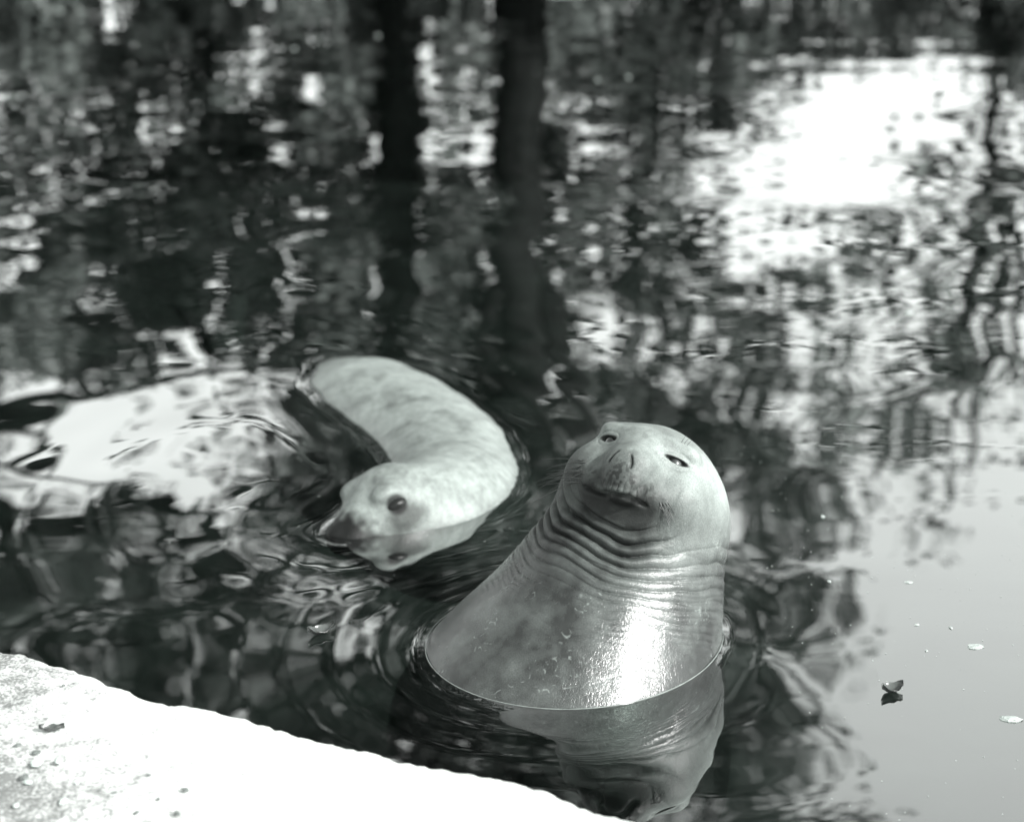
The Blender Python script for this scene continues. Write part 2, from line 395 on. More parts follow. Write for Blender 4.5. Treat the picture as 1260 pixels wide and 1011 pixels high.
SEAL_C = np.array([0.137, 3.59]); SEAL_R = np.array([0.305, 0.27])
def outline_dist(fn, x, y, box):                           # distance to an outline at the water level
    d = np.full(x.shape, 3.0); m_ = (x > box[0]) & (x < box[1]) & (y > box[2]) & (y < box[3])
    d[m_] = fn(np.stack([x[m_], y[m_], np.zeros(m_.sum())], 1)); return np.maximum(d, 0)
def spaced(lo, hi, f0, f1, fine, grow=1.12, big=0.045):
    mid = list(np.arange(f0, f1, fine)); up = []; s = fine; v = mid[-1]
    while v < hi: s = min(s*grow, big); v += s; up.append(min(v, hi))
    dn = []; s = fine; v = mid[0]
    while v > lo: s = min(s*grow, big); v -= s; dn.append(max(v, lo))
    return np.array(dn[::-1]+mid+up)
def water_height(x, y):
    h = np.zeros_like(x); r = np.random.default_rng(3)
    for k_ in range(46):                                                  # slow crossing swells and finer riffles
        lam = 0.22*(1.6/0.22)**(r.random()**0.8)
        slope = 0.0024*min(1.0, (lam/0.55)**0.8)*r.uniform(0.5, 1.3)
        a = r.normal(0, 0.55)+math.pi/2; ph = r.uniform(0, 6.28)
        wob = 0.10*np.sin(x*r.uniform(0.8, 2.2)+r.uniform(0, 6))+0.07*np.sin(y*r.uniform(0.8, 2.4)+r.uniform(0, 6))
        h += slope*lam/6.283*np.sin(6.283*((x*math.cos(a)+y*math.sin(a))+wob)/lam+ph)
    h *= 0.55+0.45*sstep(4.5, 8.0, y)
    calm = sstep(0.55, 1.0, x-0.10*(y-3.4))*sstep(5.6, 4.2, y)          # the still water right of the front seal
    h *= 1-0.85*calm
    d = outline_dist(front_base, x, y, (-1.2, 1.3, 2.5, 4.7))
    side = 0.35+0.65*sstep(0.35, -0.2, x-SEAL_C[0])
    h += side*0.0005*np.cos(6.283*d/0.085)*np.exp(-d/0.16)
    h += 0.0020*gauss(d, 0.009)
    # a low hump of water pushed up at the seal's right flank
    h += 0.0020*np.exp(-(((x-0.50)/0.095)**2+((y-3.58)/0.16)**2))
    d2 = outline_dist(rear_base, x, y, (-1.7, 0.9, 3.3, 6.9))
    h += 0.0004*np.cos(6.283*d2/0.12+0.6)*np.exp(-d2/0.22) + 0.0015*gauss(d2, 0.011)
    # eddy left by the swimming seal
    e = np.hypot((x+0.80), (y-4.45)*0.55)
    h += 0.0003*np.sin(6.283*e/0.17)*np.exp(-((e-0.33)/0.22)**2)*sstep(0.5, -0.3, x+0.45)
    return h
wx = spaced(PX0, PX1, -1.7, 1.5, 0.0105); wy = spaced(1.0, PY1, 2.55, 6.4, 0.0125)
WX, WY = np.meshgrid(wx, wy, indexing='ij')
WZ = water_height(WX.ravel(), WY.ravel())
top = np.stack([WX.ravel(), WY.ravel(), WZ], 1); nx, ny = len(wx), len(wy)
ii, jj = np.meshgrid(np.arange(nx-1), np.arange(ny-1), indexing='ij'); b0 = (ii*ny+jj).ravel()
Fq = np.stack([b0, b0+ny, b0+ny+1, b0+1], 1)
# close the body of water: skirt and underside
rim = [i*ny for i in range(nx)] + [(nx-1)*ny+j for j in range(1, ny)] + [i*ny+ny-1 for i in range(nx-2, -1, -1)] + [j for j in range(ny-2, 0, -1)]
low = top[rim].copy(); low[:, 2] = -1.8; nb = len(top); m = len(rim)
allv = np.concatenate([top, low])
sk = np.array([(rim[i], nb+i, nb+(i+1) % m, rim[(i+1) % m]) for i in range(m)])
me_faces = [tuple(q) for q in []]
water = mesh_obj('water', allv, np.concatenate([Fq, sk]), M_WATER)
import bmesh
bm = bmesh.new(); bm.from_mesh(water.data); bm.verts.ensure_lookup_table()
f = bm.faces.new([bm.verts[nb+i] for i in range(m)][::-1]); bmesh.ops.recalc_face_normals(bm, faces=bm.faces[:]); bm.to_mesh(water.data); bm.free()
tag(water, 'dark rippled pond water mirroring trees and bright sky', kind='structure')

fl = mesh_obj('pool_floor', [(PX0, 0.9, -1.6), (PX1, 0.9, -1.6), (PX1, PY1, -1.6), (PX0, PY1, -1.6)], [(0, 1, 2, 3)], M_FLOOR, smooth=False)
tag(fl, 'dark murky floor of the pool', kind='structure')

# concrete coping: strips running back from the broken edge
ext = [far_l]
for t in np.linspace(0, 1, 60)[1:-1]: ext.append(far_l+(edge[0]-far_l)*t + np.array([0, 0.012*math.sin(t*40)+0.008*math.sin(t*91)]))
lines = list(ext)
for a, b in zip(edge[:-1], edge[1:]):
    for t in np.linspace(0, 1, 14)[:-1]: lines.append(a+(b-a)*t)
for t in np.linspace(0, 1, 50): lines.append(edge[-1]+(far_r-edge[-1])*t + np.array([0, 0.010*math.sin(t*37)*min(1, t*20)]))
lines = np.array(lines)
nrm = np.array([-d0[1], d0[0]]); nrm = nrm if nrm[1] < 0 else -nrm      # inland
L3 = np.column_stack([lines, np.zeros(len(lines))])
lines = lines + nrm*((vnoise(L3, 9, 5)-0.5)*0.030+(vnoise(L3, 31, 6)-0.5)*0.010+(vnoise(L3, 85, 8)-0.5)*0.009)[:, None]
prof = [(0.05, -0.5), (0.035, -0.06), (0.012, 0.03), (0.0, 0.075), (0.004, 0.094), (0.014, 0.105), (0.028, 0.112)]
tt = [0.04]
while tt[-1] < 1.1: tt.append(tt[-1]+0.012 if tt[-1] < 0.8 else tt[-1]+0.05)
prof += [(t, 0.114+0.004*min(t, 1)) for t in tt] + [(2.5, 0.118), (6.0, 0.119)]
PV = []; N = len(lines)
for t, z in prof:
    q = np.column_stack([lines+nrm*t, np.full(N, z)])
    if z > 0.06: q[:, 2] += (vnoise(q, 14, 2)-0.5)*0.010*min(1, t*30)+(vnoise(q, 60, 3)-0.5)*0.004
    else: q[:, :2] += nrm*((vnoise(q, 25, 4)-0.5)*0.03)[:, None]*(1 if z > -0.4 else 0)
    PV.append(q)
PV = np.concatenate(PV)
ii, jj = np.meshgrid(np.arange(len(prof)-1), np.arange(N-1), indexing='ij'); b0 = (ii*N+jj).ravel()
pave = mesh_obj('pavement', PV, np.stack([b0, b0+1, b0+N+1, b0+N], 1), M_CONC)
cx, cy = on_plane(40, 960, 0.11)[:2]
dirt = 0.98*np.exp(-(((PV[:, 0]-cx+0.22)/0.38)**2+((PV[:, 1]-cy+0.1)/0.26)**2))
dirt = np.maximum(dirt, 0.75*np.exp(-(((PV[:, 0]+1.05)/0.26)**2+((PV[:, 1]-3.2)/0.34)**2)))
vert_attr(pave, 'dirt', dirt)
tag(pave, 'sunlit white concrete coping with a crumbly edge along the pool', kind='structure')

# ground round the pool, out to the horizon, and the far pool walls
B = 900.0; z0 = 0.10
gv = [(-B, PY1, z0), (B, PY1, z0), (B, B, z0), (-B, B, z0),
      (PX1, -B, z0), (B, -B, z0), (B, PY1, z0), (PX1, PY1, z0),
      (-B, -B, z0), (PX0, -B, z0), (PX0, PY1, z0), (-B, PY1, z0),
      (PX0, -B, z0), (PX1, -B, z0), (PX1, -2.6, z0), (PX0, -2.6, z0)]
ground = mesh_obj('ground', gv, [(0, 1, 2, 3), (4, 5, 6, 7), (8, 9, 10, 11), (12, 13, 14, 15)], M_GROUND, smooth=False)
tag(ground, 'open ground around the pool', kind='structure')
wv = [(PX0, 0.9, -1.7), (PX0, PY1, -1.7), (PX1, PY1, -1.7), (PX1, 0.9, -1.7), (PX0, 0.9, z0), (PX0, PY1, z0), (PX1, PY1, z0), (PX1, 0.9, z0)]
pw = mesh_obj('pool_wall', wv, [(0, 1, 5, 4), (1, 2, 6, 5), (2, 3, 7, 6)], M_WALL, smooth=False)
tag(pw, 'grey concrete wall at the far side of the pool', kind='structure')

def mouth_u(r):
    r = r+0.008; return -0.031+0.20*np.abs(r)**1.35+0.004*np.sin(r*38+0.5)
def front_disp(p):
    q = face(p); r, u, f = q[:, 0], q[:, 1], q[:, 2]
    n1 = vnoise(p, 9, 21)-0.5; n2 = vnoise(p, 22, 22)-0.5
    h = 0.004*n1+0.0015*n2
    # throat folds: arcs round the chin
    dr, du = r+0.0, u+0.005
    wq = np.sqrt((0.66*dr)**2+(du)**2+1e-6)+0.030*n1+0.009*n2
    fade = sstep(0.070, 0.088, wq)*sstep(0.30, 0.11, wq)
    ang = np.arctan2(np.abs(dr)*0.66, -du)
    fade = fade*sstep(1.75, 0.85, ang+0.5*n1)*(1-0.6*sstep(0.03, 0.12, r))*sstep(-0.12, -0.02, f+0.1)
    am = 0.35+1.9*vnoise(p, 8, 25)
    ph = np.pi*(wq-0.078)/(0.0245-0.022*np.clip(wq-0.09, 0, 0.3))
    ridge = np.abs(np.sin(ph))**0.55
    h += fade*am*(0.0082+0.0062*sstep(0.20, 0.10, wq))*(ridge-1)
    # finer crow-foot creases lower on the chest
    wq2 = wq+0.010*(vnoise(p, 14, 26)-0.5)+0.25*r*(vnoise(p, 5, 27)-0.5)*0.2
    fade2 = sstep(0.13, 0.17, wq)*sstep(0.38, 0.22, wq)*sstep(1.5, 0.7, ang)
    h += fade2*0.0022*(np.abs(np.sin(np.pi*wq2/0.0125))**0.5-1)*sstep(0.35, 0.65, vnoise(p, 11, 28))
    front = sstep(0.03, 0.06, f)
    # mouth
    mu = u-mouth_u(r); mf = front*sstep(0.078, 0.060, np.abs(r+0.008))
    h -= mf*0.012*gauss(mu, 0.0042)
    h += mf*0.003*gauss(mu-0.011, 0.007)
    # upper-lip creases below the nose
    lip = front*sstep(-0.004, 0.004, mu)*sstep(0.034, 0.018, mu)*sstep(0.07, 0.04, np.abs(r-0.012))
    h -= lip*0.0025*(1-np.abs(np.sin(np.pi*(r+0.004*n2)/0.012))**0.4)
    # whisker rows
    wr = front*sstep(0.012, 0.028, mu)*sstep(0.05, 0.03, np.abs(np.abs(r)-0.06))*sstep(0.05, 0.03, mu)
    h += wr*0.0020*(vnoise(p, 120, 29)-0.5)
    # nostrils: two curved slits at the nose tip
    for s in (-1, 1):
        rc = r-s*0.018+0.004; uc = u-0.046
        curve = rc - s*(0.004-0.40*uc-14*uc*uc)
        h -= (f > 0.14)*0.006*gauss(curve, 0.0026)*sstep(0.017, 0.010, np.abs(uc))
    # crease between nose and pads
    nd = np.abs(np.sqrt(((r-0.004)/0.95)**2+((u-0.028)/1.05)**2)-0.055)
    h -= front*(f > 0.09)*0.0035*gauss(nd, 0.004)*sstep(0.05, 0.01, u)
    # cheek crease
    cd = np.abs(np.sqrt((r)**2+(u-0.02)**2)-0.108)
    h -= front*0.0022*gauss(cd, 0.005)*sstep(0.05, -0.01, u)
    # eyes: a shallow socket and the open slit between the lids
    for i, e in enumerate(EYES):
        er, eu = r-e[0], u-e[1]; sl = 0.12 if i == 0 else -0.12
        eu2 = eu+sl*er
        hh = 0.0052 if i == 0 else 0.0066
        dd = np.sqrt((er/0.0195)**2+(eu2/hh)**2); g = (f > 0.03)
        h -= g*0.004*gauss(np.sqrt(er**2+(eu2*1.3)**2), 0.026)
        h += g*(0.0015 if i == 0 else 0.0008)*gauss(dd-1.45, 0.42)
        h -= g*0.011*sstep(1.12, 0.72, dd)
        # folds above and below the lids
        h -= g*0.0012*gauss(np.sqrt((er/0.027)**2+(eu2/0.017)**2)-1, 0.10)
    return h
def front_sdf(p): return front_base(p)-front_disp(p)
V, Q = surface_nets(front_base, (-0.45, 3.0, -0.62), (0.62, 4.2, 0.52), 0.0075)
V = project(front_base, V, 1)
V, Q = subdivide(V, Q); V = project(front_base, V, 1)
# one more subdivision over the head, throat and chest that the camera side shows
c = V[Q].mean(1); fineq = (c[:, 2] > -0.03)
sub = Q[fineq]; 
NV, NQ = subdivide(V, sub)
g = grad(front_base, NV); NV = NV - g*(front_base(NV)/np.maximum((g*g).sum(1), .05))[:, None]
g /= np.linalg.norm(g, axis=1)[:, None]
n_head = len(NV)
H = front_disp(NV); NV = NV + g*H[:, None]
lowq = Q[~fineq]; allV = np.concatenate([NV, V]); allQ = np.concatenate([NQ, lowq+n_head])
used = np.unique(allQ); rem = -np.ones(len(allV), np.int64); rem[used] = np.arange(len(used)); allV = allV[used]; allQ = rem[allQ]

seal1 = empty('elephant_seal', (SEAL_C[0], SEAL_C[1], 0))
tag(seal1, 'dark grey elephant seal rearing upright with wrinkled throat and raised face', 'seal', 'elephant seals in the pool')
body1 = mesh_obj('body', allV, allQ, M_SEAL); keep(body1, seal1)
q = face(allV); r, u, f = q.T; P = allV
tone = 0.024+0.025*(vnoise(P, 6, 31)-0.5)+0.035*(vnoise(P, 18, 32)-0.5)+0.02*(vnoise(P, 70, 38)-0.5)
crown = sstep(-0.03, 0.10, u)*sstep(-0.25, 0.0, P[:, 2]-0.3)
tone += crown*(0.080+0.05*(vnoise(P, 26, 39)-0.5)+0.04*(vnoise(P, 90, 40)-0.5)) + 0.045*sstep(0.06, 0.13, r)*sstep(0.12, 0.3, P[:, 2])  # the r term paints sun-side brightness into the right of head and neck
face_f = sstep(0.05, 0.08, f)
mu = u-mouth_u(r)
spots = sstep(0.52, 0.66, vnoise(P, 150, 33))
nose = gauss(np.sqrt(((r-0.004)/0.040)**2+((u-0.020)/0.034)**2), 1.0)*face_f
tone *= 1-0.75*nose*(0.5+0.5*spots)
pads = face_f*sstep(-0.002, 0.01, mu)*sstep(0.055, 0.035, mu)*sstep(0.085, 0.06, np.abs(r))
tone *= 1-0.5*pads*spots
tone += 0.025*face_f*sstep(0.0, 0.004, mu)*sstep(0.020, 0.010, mu)*sstep(0.06, 0.03, np.abs(r))
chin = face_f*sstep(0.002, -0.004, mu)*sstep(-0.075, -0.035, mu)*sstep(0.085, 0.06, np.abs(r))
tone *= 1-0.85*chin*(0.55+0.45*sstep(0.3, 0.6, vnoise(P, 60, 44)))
mouthline = face_f*gauss(mu, 0.0032)*sstep(0.088, 0.070, np.abs(r)); tone *= 1-0.85*mouthline
for s in (-1, 1):
    rc = r-s*0.018+0.004; uc = u-0.046
    tone *= 1-0.85*(f > 0.14)*gauss(rc-s*(0.004-0.40*uc-14*uc*uc), 0.0030)*sstep(0.017, 0.010, np.abs(uc))
for i, e in enumerate(EYES):
    er, eu = r-e[0], u-e[1]; eu2 = eu+(0.12 if i == 0 else -0.12)*er
    dd = np.sqrt((er/0.0195)**2+(eu2/(0.0052 if i == 0 else 0.0066))**2)
    tone *= 1-0.92*(f > 0.03)*sstep(1.38, 1.0, dd)
scr = sstep(0.62, 0.70, vnoise(P, 19, 35))*gauss(vnoise(P, 75, 36)-0.5, 0.035)*sstep(0.5, 0.7, vnoise(P, 160, 37)); tone += 0.07*scr*sstep(0.35, 0.2, P[:, 2])
wet = sstep(0.30, 0.12, P[:, 2])*0.9+0.1
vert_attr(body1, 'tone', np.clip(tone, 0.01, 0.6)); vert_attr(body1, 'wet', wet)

def sphere(name, c, r, mat, scale=(1, 1, 1), axes=None, seg=24, ring=14):
    vv, ff = [], []
    A = np.eye(3) if axes is None else axes
    for i in range(ring+1):
        th = math.pi*i/ring
        for j in range(seg):
            w = 2*math.pi*j/seg
            vv.append(np.asarray(c)+A@(r*np.array([scale[0]*math.sin(th)*math.cos(w), scale[1]*math.sin(th)*math.sin(w), scale[2]*math.cos(th)])))
    for i in range(ring):
        for j in range(seg): ff.append((i*seg+j, i*seg+(j+1) % seg, (i+1)*seg+(j+1) % seg, (i+1)*seg+j))
    return mesh_obj(name, vv, ff, mat)
for e in EYES:
    d = unface(e)-HC; d /= np.linalg.norm(d); p0 = HC+d*0.05
    for _ in range(60):
        p0 = p0+d*max(-front_base(p0[None])[0], 0)*0.7
    ey = sphere('eye', p0-d*0.0235, 0.0185, M_EYE); keep(ey, seal1)

def whisker(start, direc, length, sag, rad, parent):
    pts, rads = [], []
    for k in range(7):
        t = k/6; pts.append(start+direc*length*t+np.array([0, 0, -sag*t*t])); rads.append(rad*(1-0.75*t))
    vv, ff = tube(pts, rads, 5); o = mesh_obj('whisker', vv, ff, M_BLACK); keep(o, parent)
def on_front(qf):
    p0 = unface(qf); d = p0-unface((qf[0]*0.2, qf[1]*0.2, 0.02)); d /= np.linalg.norm(d); p0 = p0-d*0.05
    for _ in range(80): p0 = p0+d*max(-front_base(p0[None])[0], 0)*0.7
    return p0
for s, cnt in ((-1, 20), (1, 9)):
    for k in range(cnt):
        qf = np.array([s*random.uniform(0.062, 0.095), random.uniform(-0.022, 0.022), 0.12])
        p0 = on_front(qf); dv = FR*s*random.uniform(0.8, 1.1)+FF*random.uniform(-0.3, 0.1)-FU*random.uniform(0.1, 0.9); dv /= np.linalg.norm(dv)
        whisker(p0-dv*0.004, dv, random.uniform(0.06, 0.11) if s < 0 else random.uniform(0.02, 0.045), 0.012, 0.0011, seal1)
for s in (-1, 1):
    for k in range(3):
        p0 = on_front(np.array([s*(0.064+0.007*k), 0.122, 0.085])); dv = FR*(0.25+0.1*k)+FU*0.9+FF*0.3; dv /= np.linalg.norm(dv)
        whisker(p0-dv*0.003, dv, 0.024, 0.004, 0.0006, seal1)

E2 = np.array([0.042, 0.094, 0.036])
def rear_disp(p):
    q = head2(p); h = 0.010*(vnoise(p, 5, 41)-0.5)+0.002*(vnoise(p, 14, 42)-0.5)
    # creases across the bent neck
    t = (p[:, 0]+0.10)*0.5+(p[:, 1]-4.66)
    cr = sstep(0.26, 0.10, np.abs(p[:, 1]-4.64))*sstep(-0.20, 0.0, p[:, 0]+0.1)
    h -= cr*0.002*(1-np.abs(np.sin(np.pi*(t+0.03*(vnoise(p, 8, 43)-0.5))/0.05))**0.5)
    for s in (-1, 1):
        ee = E2*np.array([1, s, 1]); dd = np.sqrt(((q-ee)**2).sum(1))
        h -= 0.004*gauss(dd, 0.020)
    h -= 0.004*(q[:, 0] > 0.08)*gauss(q[:, 2]+0.040, 0.004)
    return h
V, Q = surface_nets(rear_base, (-1.4, 4.1, -0.48), (0.24, 6.85, 0.22), 0.014)
V = project(rear_base, V, 1); V, Q = subdivide(V, Q)
g = grad(rear_base, V); V = V-g*(rear_base(V)/np.maximum((g*g).sum(1), .05))[:, None]
V, Q = subdivide(V, Q)
g = grad(rear_base, V); V = V-g*(rear_base(V)/np.maximum((g*g).sum(1), .05))[:, None]
g /= np.linalg.norm(g, axis=1)[:, None]; V = V+g*rear_disp(V)[:, None]
seal2 = empty('elephant_seal', (-0.2, 5.0, 0))
tag(seal2, 'pale silvery elephant seal floating curled with its back and head above water', 'seal', 'elephant seals in the pool')
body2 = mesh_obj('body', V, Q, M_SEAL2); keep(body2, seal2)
q = head2(V)
tone = 0.128+0.03*(vnoise(V, 7, 51)-0.5)+0.045*(vnoise(V, 40, 52)-0.5)+0.05*(vnoise(V, 95, 55)-0.5)
tone -= 0.05*sstep(0.45, 0.85, vnoise(V, 16, 53))*(0.4+0.6*vnoise(V, 50, 54))
tone *= 1-0.97*sstep(0.092, 0.142, q[:, 0]-0.3*q[:, 2]+0.030*(vnoise(V, 60, 57)-0.5))                                             # dark nose
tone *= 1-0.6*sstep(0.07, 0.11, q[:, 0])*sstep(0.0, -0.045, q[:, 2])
for s in (-1, 1):
    ee = E2*np.array([1, s, 1]); dd = np.sqrt(((q-ee)**2).sum(1)); tone *= 1-0.9*sstep(0.032, 0.019, dd)
    ee2 = ee+np.array([-0.012, 0.012*s, -0.034]); dd = np.sqrt((((q-ee2)*np.array([0.6, 1, 1]))**2).sum(1)); tone *= 1-0.7*sstep(0.046, 0.018, dd)
wet = sstep(0.05, 0.0, V[:, 2])*(1-0.8*sstep(0.08, 0.11, q[:, 0]))
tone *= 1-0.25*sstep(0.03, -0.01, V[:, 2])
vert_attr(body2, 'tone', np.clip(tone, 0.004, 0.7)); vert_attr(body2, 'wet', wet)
for s in (-1, 1):
    ee = HD+F2*E2[0]+S2*E2[1]*s+U2*E2[2]; d = ee-HD; d /= np.linalg.norm(d); p0 = HD+d*0.04
    for _ in range(60): p0 = p0+d*max(-rear_base(p0[None])[0], 0)*0.7
    t1 = F2-d*(F2@d); t1 /= np.linalg.norm(t1); ey = sphere('eye', p0-d*0.0385, 0.0415, M_EYE2, (1.0, 0.58, 1), np.stack([t1, np.cross(d, t1), d], 1)); keep(ey, seal2)

# ---------------------------------------------------------------- trees on the far bank (seen mirrored in the water)
GRID = """999855799899999665778
667756797598883001224
557768894297871000012
666888784396671000013
678886774597762000124
776687786897663321233
888898688896566643222
211113778896566642222
000013788886666742112
100013788888778742211
311125888888888764100
567663235788887565000
488773235788887763000
688777667788888830000
788888877788888730000
888888877888888551000
888888877888888664100""".split()
GR = np.array([[int(c) for c in row] for row in GRID], float)/9.0
def density(px, py):
    gx, gy = px/60-0.5, py/60-0.5
    if px < -60 or px > 1320 or py > 1080:
        return 0.62*float(vnoise(np.array([[px/330, py/330, 3.0]]), 1.0, 61)[0] > 0.40)
    gx = min(max(gx, 0), 19.999); gy = min(max(gy, 0), 15.999); i, j = int(gy), int(gx); a, b = gy-i, gx-j
    return GR[i, j]*(1-a)*(1-b)+GR[i+1, j]*a*(1-b)+GR[i, j+1]*(1-a)*b+GR[i+1, j+1]*a*b
TREES = [ # photo x of the mirrored trunk, distance, trunk width (px), how far up (photo y) the trunk stays bare, shade, label
    (485, 18.6, 50, 300, 0, 'dark tree with a straight trunk, left of the stouter forked tree'),
    (640, 17.6, 62, 330, 0, 'stout dark tree forking low, mirrored straight behind the seals'),
    (250, 20.5, 18, 300, 1, 'leafy tree with a slim trunk beside the dense dark tree'),
    (-60, 19.5, 40, 300, 1, 'dense leafy tree whose long low limb reaches over the pool'),
    (790, 21.5, 10, 420, 1, 'slender leafy tree at the edge of the wide sky gap'),
    (1235, 19.0, 13, 420, 2, 'thin twiggy tree with sparse pale leaves past the sky gap'),
    (-420, 20.0, 50, 320, 1, 'broad leafy tree out past the dense dark tree'),
    (1720, 20.0, 46, 320, 1, 'broad leafy tree out past the thin twiggy tree')]
BUSH_OF = ['straight dark tree', 'stout forked tree', 'slim-trunked tree', 'tree with the long low limb', 'slender tree by the sky gap',
           'thin twiggy tree', 'broad tree past the dense tree', 'broad tree past the twiggy tree']
LEAF_S = 0.155
clumps = {i: [] for i in range(len(TREES))}; bushes = {}
rnd = random.Random(5)
for cy_ in range(-40, 1340, 30):
    for cx_ in range(-840, 2160, 30):
        px, py = cx_+rnd.uniform(-22, 52), cy_+rnd.uniform(-22, 52)
        wq_ = np.array([[px/130, py/110, 7.0], [px/130, py/110, 19.0]]); wv_ = vnoise(wq_, 1.0, 63)-0.5
        dn = density(px+150*float(wv_[0])*(px > -60), py+130*float(wv_[1]))
        if dn <= 0.01: continue
        cov = min((dn**0.52 if dn > 0.4 else dn*1.55)*1.04, 0.988)
        nleaf = -math.log(1-cov)*30
        if cx_ < -90 or cx_ > 1350 or cy_ > 1080: nleaf *= 0.6
        if py < 70: nleaf *= 2.2
        patch = float(vnoise(np.array([[(0.82*px+0.57*py)/52, (0.82*py-0.57*px)/44, 1.0]]), 1.0, 62)[0])
        nleaf *= 0.5+1.1*patch
        best = min(range(len(TREES)), key=lambda i: abs(px-TREES[i][0])/(1.0 if i not in (5,) else 1.1)+rnd.uniform(0, 140))
        if best in (5, 7) and 900 < px < 1330 and py > 590: best = 4
        if best == 2 and py > 440: best = 3 if px < 230 else 0
        T = TREES[best][1]+rnd.gauss(0, 1.3)
        for tx, tT, tw_ in ((485, 18.6, 50), (640, 17.6, 62)):
            if abs(px-tx) < tw_ and py < 540: T = max(T, tT+1.3+abs(rnd.gauss(0, 1.2)))
        if 565 < px < 715 and 290 < py < 520: T = max(T, 18.3)
        T = max(16.4, T)
        p = on_water_image(px, py, T)
        if p[2] < 0.12: continue
        clumps[best].append((p, nleaf, p[2] < 1.9))
LR = np.random.default_rng(17)
def leaves(clist, size):
    cnt = np.array([int(n)+(rnd.random() < n-int(n)) for _, n, _ in clist]); tot = cnt.sum()
    C = np.repeat(np.array([p for p, _, _ in clist]), cnt, 0)+LR.normal(size=(tot, 3))*np.array([0.12, 0.40, 0.11])
    C[:, 2] = np.maximum(C[:, 2], 0.15)
    lean = np.repeat(LR.normal(size=(len(clist), 3))*np.array([0.6, 0.6, 0.4]), cnt, 0)
    Nn = LR.normal(size=(tot, 3))+np.array([0, -0.5, 0.6])+lean; Nn /= np.linalg.norm(Nn, axis=1)[:, None]
    t = np.cross(Nn, LR.normal(size=(tot, 3))); t /= np.linalg.norm(t, axis=1)[:, None]; b = np.cross(Nn, t)
    sz = (size*LR.uniform(0.55, 1.3, tot))[:, None]
    VV = np.stack([C-t*sz*0.5, C-t*sz*0.1+b*sz*0.36+Nn*sz*0.08, C+t*sz*0.5, C-t*sz*0.1-b*sz*0.36+Nn*sz*0.08], 1).reshape(-1, 3)
    return VV, np.arange(tot*4).reshape(-1, 4)
for i, (px, T, wpx, ybare, shade, label) in enumerate(TREES):
    base = on_water_image(px, 0, T); base[2] = 0.08
    root = empty('tree', base); tag(root, label, 'tree', 'trees on the far bank')
    tw = wpx/FPX*T/2
    hi = [c for c in clumps[i] if not c[2]]; lo = [c for c in clumps[i] if c[2]]
    topz = 11.0+rnd.uniform(-0.5, 0.8)
    if i == 5: topz = on_water_image(px, 560, T)[2]
    if i == 2: topz = on_water_image(px, 425, T)[2]
    parts = []
    fork = on_water_image(px, 500, T)[2]
    pts = [base-np.array([0, 0, 0.2])]; rad = [tw*1.5]
    n = 14
    for k in range(1, n+1):
        z = base[2]+(topz-base[2])*k/n
        wob = 0.05*math.sin(k*1.3+i)+0.18*(k/n)**2*math.sin(i*2.1)
        pts.append(np.array([base[0]+wob, base[1]+0.1*math.cos(k+i), z])); rad.append(tw*(1.0 if z < fork else max(0.12, 1-0.9*(z-fork)/(topz-fork))))
    trunk = mesh_obj('trunk', *tube(pts, rad, 12), M_BARK); keep(trunk, root)
    limbs = []
    if i == 1:                                               # the low fork with two spreading limbs
        for (x1, y1) in ((585, 420), (545, 520), (705, 460), (740, 560), (690, 345)):
            a = np.array([base[0], base[1], on_water_image(px, 300, T)[2]]); b = on_water_image(x1, y1, T)
            limbs.append(([a, a*0.6+b*0.4+np.array([0, 0, 0.08]), b], [tw*0.85, tw*0.6, tw*0.28]))
    if i == 3:                                               # the long limb over the pool and a lower one
        for P_, R_ in ((((-60, 540), (170, 484), (230, 470), (300, 457), (345, 440)), (0.12, 0.07, 0.085, 0.075, 0.07)),
                       (((-60, 690), (130, 634), (180, 624), (222, 618)), (0.10, 0.07, 0.075, 0.05)),
                       (((180, 624), (245, 632), (270, 640)), (0.06, 0.10, 0.05))):
            limbs.append(([on_water_image(x, y, 18.3) for x, y in P_], list(R_)))
    if i == 5:
        for P_ in (((1235, 300), (1225, 380), (1240, 450)), ((1232, 240), (1180, 330), (1150, 420), (1120, 560)), ((1238, 330), (1205, 470), (1190, 580)),
                   ((1235, 420), (1090, 520), (1080, 600)), ((1240, 220), (1255, 330), (1245, 480))):
            limbs.append(([on_water_image(x, y, T) for x, y in P_], [0.06, 0.045, 0.03, 0.015][:len(P_)]))
    pool = [c for c in hi if abs(c[0][0]-base[0]) < 2.2 and c[0][2] < topz]; rnd.shuffle(pool)
    for p, nl, _ in pool[:16]:
        a = np.array([base[0], base[1], max(min(p[2]-0.6*abs(p[0]-base[0])-0.3, topz-0.5), 1.2)])
        mid = a*0.5+p*0.5+np.array([rnd.uniform(-.15, .15), rnd.uniform(-.2, .2), 0.15])
        limbs.append(([a, mid, p], [max(0.04, tw*0.35), max(0.03, tw*0.22), 0.015]))
    for P_, R_ in limbs: keep(mesh_obj('limb', *tube(P_, R_, 7), M_BARK), root)
    vv, ff = leaves(hi, LEAF_S); cr = mesh_obj('crown', vv, ff, M_LEAF[shade], smooth=False); keep(cr, root)
    if lo:
        bc = np.mean([c[0] for c in lo], 0)
        bush = empty('bush', (bc[0], bc[1], 0.08))
        tag(bush, 'low bush at the foot of the '+BUSH_OF[i], 'bush', 'bushes on the far bank')
        vv, ff = leaves(lo, LEAF_S*0.9); keep(mesh_obj('foliage', vv, ff, M_LEAF[(shade+1) % 3], smooth=False), bush)
        for c in lo[::6]:
            keep(mesh_obj('stem', *tube([np.array([c[0][0], c[0][1], 0.02]), c[0]], [0.012, 0.006], 5), M_BARK), bush)

